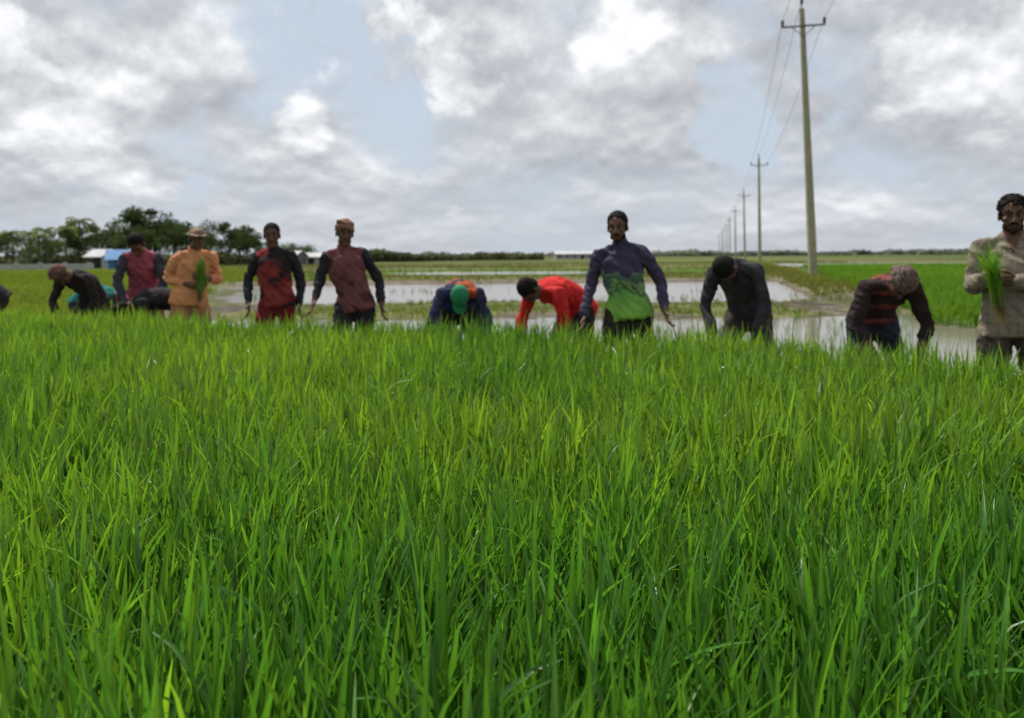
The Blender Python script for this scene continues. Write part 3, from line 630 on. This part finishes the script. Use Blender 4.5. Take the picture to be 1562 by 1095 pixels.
def palm(x,y,h,name='coconut_palm'):
    e=empty(name,(x,y,.05)); ln=rng.normal(0,.6); s=Soup()
    s.add(tube([(0,0,-.2),(ln*.3,0,h*.4),(ln,0,h*.95)],[.2,.14,.1],k=4,ns=8),'t'); mkobj('trunk',np.concatenate(s.V),s.F,[M_bark],parent=e)
    V=[];Q=[];C=[];n=0; top=np.array([ln,0,h*.95])
    for i in range(20):
        a_=i*2.4+rng.normal(0,.2); el=rng.uniform(-.3,1.2); d=np.array([math.cos(a_),math.sin(a_),0]); L_=h*.3*rng.uniform(.8,1.1); sd=np.array([-d[1],d[0],0])
        p=top.copy(); ang=el
        for k in range(14):
            st=L_/14; ang-=.13; p=p+(d*math.cos(ang)+np.array([0,0,math.sin(ang)]))*st
            ll=L_*.27*math.sin(math.pi*(k+1.5)/17)+.1
            for q in(-1,1):
                tip=p+sd*q*ll*.8+d*ll*.35-np.array([0,0,ll*.55]); V+=[p,p+d*st*.9,tip+d*.05,tip]; Q.append((n,n+1,n+2,n+3)); n+=4
                C+=[np.array([.12,.16,.05])*rng.uniform(.6,1.4)]*4
    o=quadmesh('fronds',V,Q,M_foliage,np.array(C),False); o.parent=e
def at(px,Yd): return (px-781)/1218*Yd
for px,Yd,h,w,dk_ in ((228,104,8.2,9,.7),(185,108,6.2,8,.8),(262,100,5.6,6,.7),(345,106,6.2,7.5,.65),(368,112,5.6,6,.6),(118,110,6.8,5,1.1),(20,112,4.6,6,1.1),(-30,108,5.5,7,.9),(60,116,4.2,5,1.3),(150,114,5.2,6,.75),(300,116,5.0,7,.8),(-90,115,6.5,8,.8),(240,116,6.8,8,.75),(205,98,5.4,5,.9),(398,120,4.0,4.5,.8),(90,120,4.2,7,1.2),(430,140,3.8,6,.9),(462,150,3.4,6,1.0)):
    tree(at(px,Yd),Yd,h*1.0,w,dk_)
for px,Yd,h in ((45,100,4.8),(75,98,5.0),(8,102,4.8),(100,100,5.2),(131,104,6.4),(-50,104,6),(60,96,4.2)):
    palm(at(px,Yd),Yd,h)
def treeline(name,segs,leafsz,colr):
    Vs=[];Qs=[];Cs=[];k=0
    for (x0,y0,x1,y1,h,dep,cnt) in segs:
        t=rng.random(cnt); x=x0+(x1-x0)*t; y=y0+(y1-y0)*t+rng.uniform(0,dep,cnt)
        ln_=abs(x1-x0)/(h*3.0)
        prof=np.clip((fbm(t*ln_+x0,t*0+h,5,4)-.2)*1.7,.3,1.4); z=rng.random(cnt)**.7*h*prof*rng.uniform(.8,1.1,cnt)
        cols=np.array(colr)*(rng.uniform(.65,1.35,cnt)*(.6+.8*vn(x*.2,z*.5,4)))[:,None]
        V,Q,C=leafquads(np.stack([x,y,z],1),np.full(cnt,leafsz)*rng.uniform(.6,1.3,cnt),cols)
        Vs.append(V);Qs.append(Q+k);Cs.append(C);k+=len(V)
    quadmesh(name,np.concatenate(Vs),np.concatenate(Qs),M_foliage,np.concatenate(Cs),False)
treeline('distant_tree_line',[(at(555,170),170,at(655,180),180,4.2,8,3600),(at(640,190),190,at(830,200),200,3.2,8,4600),(at(-300,128),128,at(150,128),126,3.2,6,7000),(at(140,124),124,at(420,126),126,3.4,6,6000),(at(415,150),150,at(580,175),175,3.2,6,3600)],.45,(.085,.11,.06))  # leaf colour lightened to paint in distance haze
treeline('horizon_forest',[(-700,620,900,640,5.6,30,40000),(at(880,430),430,at(1500,450),450,3.0,15,16000),(at(1400,420),420,at(1800,420),430,3.0,15,8000)],1.0,(.16,.19,.18))  # greyer, paler leaf colour has the horizon haze painted into it

# ------------------------------------------------------------------ buildings
M_wall=simple('plaster_wall',(.36,.36,.34),scale=1.2,var=.15); M_blue=simple('blue_tin',(.05,.17,.38),rough=.7,scale=2,var=.15); M_tin=simple('tin_roof',(.40,.41,.42),rough=.7,scale=1,var=.15); M_dark=simple('dark_opening',(.02,.02,.022))
def house(name,x,y,w,d,h,rise,wall,roof,yaw=0,nw=3):
    e=empty(name,(x,y,.05)); e.rotation_euler=(0,0,yaw)
    V,F=box(0,0,h/2,w,d,h); V=list(V); g=len(V); V+= [(-w/2,0,h+rise),(w/2,0,h+rise)]; F=[f for f in F if f!=(4,5,7,6)]+[(4,6,g),(5,g+1,7)]
    mkobj('walls',V,F,[wall],None,False,parent=e)
    o=.35; rv=[];rf=[]
    for sg in(-1,1):
        b_=len(rv); y1=sg*(d/2+o); z1=h-rise*o/(d/2)+.03
        rv+=[(-w/2-o,0,h+rise+.03),(w/2+o,0,h+rise+.03),(w/2+o,y1,z1),(-w/2-o,y1,z1),(-w/2-o,0,h+rise+.1),(w/2+o,0,h+rise+.1),(w/2+o,y1,z1+.07),(-w/2-o,y1,z1+.07)]
        rf+=[tuple(b_+i for i in f) for f in((0,1,2,3),(7,6,5,4),(3,2,6,7),(0,3,7,4),(1,5,6,2))]
    mkobj('roof',rv,rf,[roof],None,False,parent=e)
    s=Soup()
    for i in range(nw):
        cx=-w/2+w*(i+.5)/nw
        if i==nw//2: s.add(box(cx,-d/2-.01,min(1.05,h*.45),.9,.06,min(2.0,h*.85)),'d')
        else: s.add(box(cx,-d/2-.01,h*.6,.8,.06,h*.4),'w')
    mkobj('door_and_windows',np.concatenate(s.V),s.F,[M_dark],None,False,parent=e)
house('blue_tin_house',at(183,88),88,2.2,3,1.2,.9,M_blue,M_blue,R(24),1)
house('tin_roof_house',at(157,92),92,1.8,3,1.5,.7,M_wall,M_tin,R(-10),2)
house('tin_roof_house',at(468,128),128,7.5,5,1.2,.6,M_wall,M_tin,R(8),4)
house('tin_roof_house',at(440,124),124,4,4,1.4,.7,simple('grey_wall',(.15,.15,.15)),M_tin,R(-12),3)
house('tin_roof_house',at(505,140),140,4,4,1.3,.6,M_wall,M_tin,R(8),2)
house('long_farm_shed',at(880,230),230,13,7,1.5,.8,M_wall,M_tin,R(4),6)
house('long_farm_shed',at(960,300),300,16,7,1.3,.8,simple('blue_grey_wall',(.25,.32,.42)),M_tin,R(-4),6)
e=empty('boundary_wall',(0,0,0)); x0,x1=at(-60,84),at(150,86)
s=Soup(); s.add(box((x0+x1)/2,85,.35,x1-x0,.2,.8),'w')
k=x0
while k<x1: s.add(box(k,85,.4,.35,.34,1.0),'p'); k+=2.6
mkobj('wall_panels_and_piers',np.concatenate(s.V),s.F,[M_wall],None,False,parent=e)

# ------------------------------------------------------------------ sky + sun
SUN_EL=R(62); SUN_AZ=R(-35)
w=bpy.data.worlds.new('World'); scene.world=w; w.use_nodes=True; nt=w.node_tree; N=nt.nodes; Lk=nt.links
bg=N['Background']; bg.inputs['Strength'].default_value=.112
sky=N.new('ShaderNodeTexSky'); sky.sky_type='NISHITA'; sky.sun_disc=False; sky.sun_elevation=SUN_EL; sky.sun_rotation=SUN_AZ; sky.air_density=1.0; sky.dust_density=1.5
def M(op,a,b=None,c=None,clamp=False):
    m=N.new('ShaderNodeMath'); m.operation=op; m.use_clamp=clamp
    for i,v in enumerate((a,b,c)):
        if v is None: continue
        if isinstance(v,(int,float)): m.inputs[i].default_value=v
        else: Lk.new(v,m.inputs[i])
    return m.outputs[0]
tc=N.new('ShaderNodeTexCoord'); sx=N.new('ShaderNodeSeparateXYZ'); Lk.new(tc.outputs['Generated'],sx.inputs[0])
zl=M('MULTIPLY',M('LOGARITHM',M('ADD',M('MAXIMUM',sx.outputs['Z'],0.0),.12),2.718281828),.42)
cx=N.new('ShaderNodeCombineXYZ'); Lk.new(sx.outputs['X'],cx.inputs[0]); Lk.new(sx.outputs['Y'],cx.inputs[1]); Lk.new(zl,cx.inputs[2])
def nz_(scale,off=(0,0,0),detail=8,rough=.55,dist=0.0):
    vm=N.new('ShaderNodeMapping'); vm.inputs['Location'].default_value=off; Lk.new(cx.outputs[0],vm.inputs[0])
    n=N.new('ShaderNodeTexNoise'); n.inputs['Scale'].default_value=scale; n.inputs['Detail'].default_value=detail; n.inputs['Roughness'].default_value=rough; n.inputs['Distortion'].default_value=dist; Lk.new(vm.outputs[0],n.inputs['Vector']); return n
def ss(v,a,b):
    m=N.new('ShaderNodeMapRange'); m.interpolation_type='SMOOTHSTEP'; m.inputs['From Min'].default_value=a; m.inputs['From Max'].default_value=b; Lk.new(v,m.inputs['Value']); return m.outputs[0]
wn=nz_(7.0,(4,1,2),6,.6); ws=N.new('ShaderNodeVectorMath'); ws.operation='SUBTRACT'; Lk.new(wn.outputs['Color'],ws.inputs[0]); ws.inputs[1].default_value=(.5,.5,.5)
wsc=N.new('ShaderNodeVectorMath'); wsc.operation='SCALE'; Lk.new(ws.outputs[0],wsc.inputs[0]); wsc.inputs['Scale'].default_value=.30
wd=N.new('ShaderNodeVectorMath'); wd.operation='ADD'; Lk.new(tc.outputs['Generated'],wd.inputs[0]); Lk.new(wsc.outputs[0],wd.inputs[1])
wdn=N.new('ShaderNodeVectorMath'); wdn.operation='NORMALIZE'; Lk.new(wd.outputs[0],wdn.inputs[0])
def heap(u,v,rad):
    d=Vector((u,1,v)).normalized(); m=N.new('ShaderNodeVectorMath'); m.operation='DOT_PRODUCT'; Lk.new(wdn.outputs[0],m.inputs[0]); m.inputs[1].default_value=d
    return ss(m.outputs['Value'],math.cos(rad),math.cos(rad*.15))
def total(lst):
    t=None
    for (px,py,r) in lst:
        h=heap((px-781)/1218,(390-py)/1218,r/1218); t=h if t is None else M('MAXIMUM',t,h)
    return t
white=total([(120,205,120),(690,115,75),(670,40,45),(930,35,80),(1490,125,105),(1545,50,75),(720,312,40),(450,190,75),(30,70,60),(-300,120,150),(1900,100,160)])
blue=total([(390,120,115),(1300,60,115),(1140,40,85),(560,70,75),(640,180,60),(1120,190,70),(250,300,50),(-700,60,200),(2300,80,200)])
A=nz_(3.4,(1.3,0,0)).outputs['Fac']; B=nz_(3.4,(1.3,0,.055)).outputs['Fac']
A2=nz_(9,(0,3,0),6,.55).outputs['Fac']; B2=nz_(9,(0,3,.02),6,.55).outputs['Fac']
dens=M('ADD',M('ADD',A,M('MULTIPLY',blue,-.16)),M('MULTIPLY',white,.15))
cov=ss(dens,.27,.53)
lit=M('ADD',M('MULTIPLY_ADD',M('SUBTRACT',A,B),2.1,.46),M('MULTIPLY',M('SUBTRACT',A2,B2),2.0))
lit=M('ADD',lit,M('MULTIPLY',white,.37))
big=nz_(1.6,(5,2,0),3,.5).outputs['Fac']
shade=M('ADD',lit,M('MULTIPLY',M('SUBTRACT',big,.5),.5),clamp=True)
cr=N.new('ShaderNodeValToRGB'); Lk.new(shade,cr.inputs[0]); c=cr.color_ramp
c.elements[0].position=.10; c.elements[0].color=(.39,.405,.44,1); c.elements[1].position=1.0; c.elements[1].color=(.90,.91,.93,1)
e_=c.elements.new(.42); e_.color=(.505,.52,.555,1); e_=c.elements.new(.68); e_.color=(.65,.67,.70,1)
sc=N.new('ShaderNodeVectorMath'); sc.operation='SCALE'; Lk.new(cr.outputs[0],sc.inputs[0]); sc.inputs['Scale'].default_value=10
veil=N.new('ShaderNodeMix'); veil.data_type='RGBA'; veil.inputs['Factor'].default_value=.90; Lk.new(sky.outputs[0],veil.inputs['A']); veil.inputs['B'].default_value=(5.1,5.9,6.8,1)
mxw=N.new('ShaderNodeMix'); mxw.data_type='RGBA'; Lk.new(cov,mxw.inputs['Factor']); Lk.new(veil.outputs['Result'],mxw.inputs['A']); Lk.new(sc.outputs[0],mxw.inputs['B'])
hz=M('MULTIPLY',M('SUBTRACT',1.0,ss(sx.outputs['Z'],-.02,.12)),.55)
mh=N.new('ShaderNodeMix'); mh.data_type='RGBA'; Lk.new(hz,mh.inputs['Factor']); Lk.new(mxw.outputs['Result'],mh.inputs['A']); mh.inputs['B'].default_value=(5.0,5.4,6.0,1)
Lk.new(mh.outputs['Result'],bg.inputs['Color'])

sl=bpy.data.lights.new('sun','SUN'); sl.energy=4.9; sl.angle=R(.8); sl.color=(1,.96,.88); so=link(bpy.data.objects.new('sun',sl))
sd=Vector((math.sin(SUN_AZ)*math.cos(SUN_EL),math.cos(SUN_AZ)*math.cos(SUN_EL),math.sin(SUN_EL))); so.rotation_euler=(-sd).to_track_quat('-Z','Y').to_euler()

# ------------------------------------------------------------------ camera
cd=bpy.data.cameras.new('camera'); cam=link(bpy.data.objects.new('camera',cd)); scene.camera=cam
cam.location=(0,0,H); cam.rotation_euler=(R(90),R(.4),0); cd.lens=28.07; cd.sensor_width=36; cd.shift_y=-.1008; cd.clip_start=.05; cd.clip_end=8000
cd.dof.use_dof=True; cd.dof.focus_distance=1.9; cd.dof.aperture_fstop=3.8
scene.view_settings.view_transform='Standard'; scene.view_settings.look='None'; scene.view_settings.exposure=0
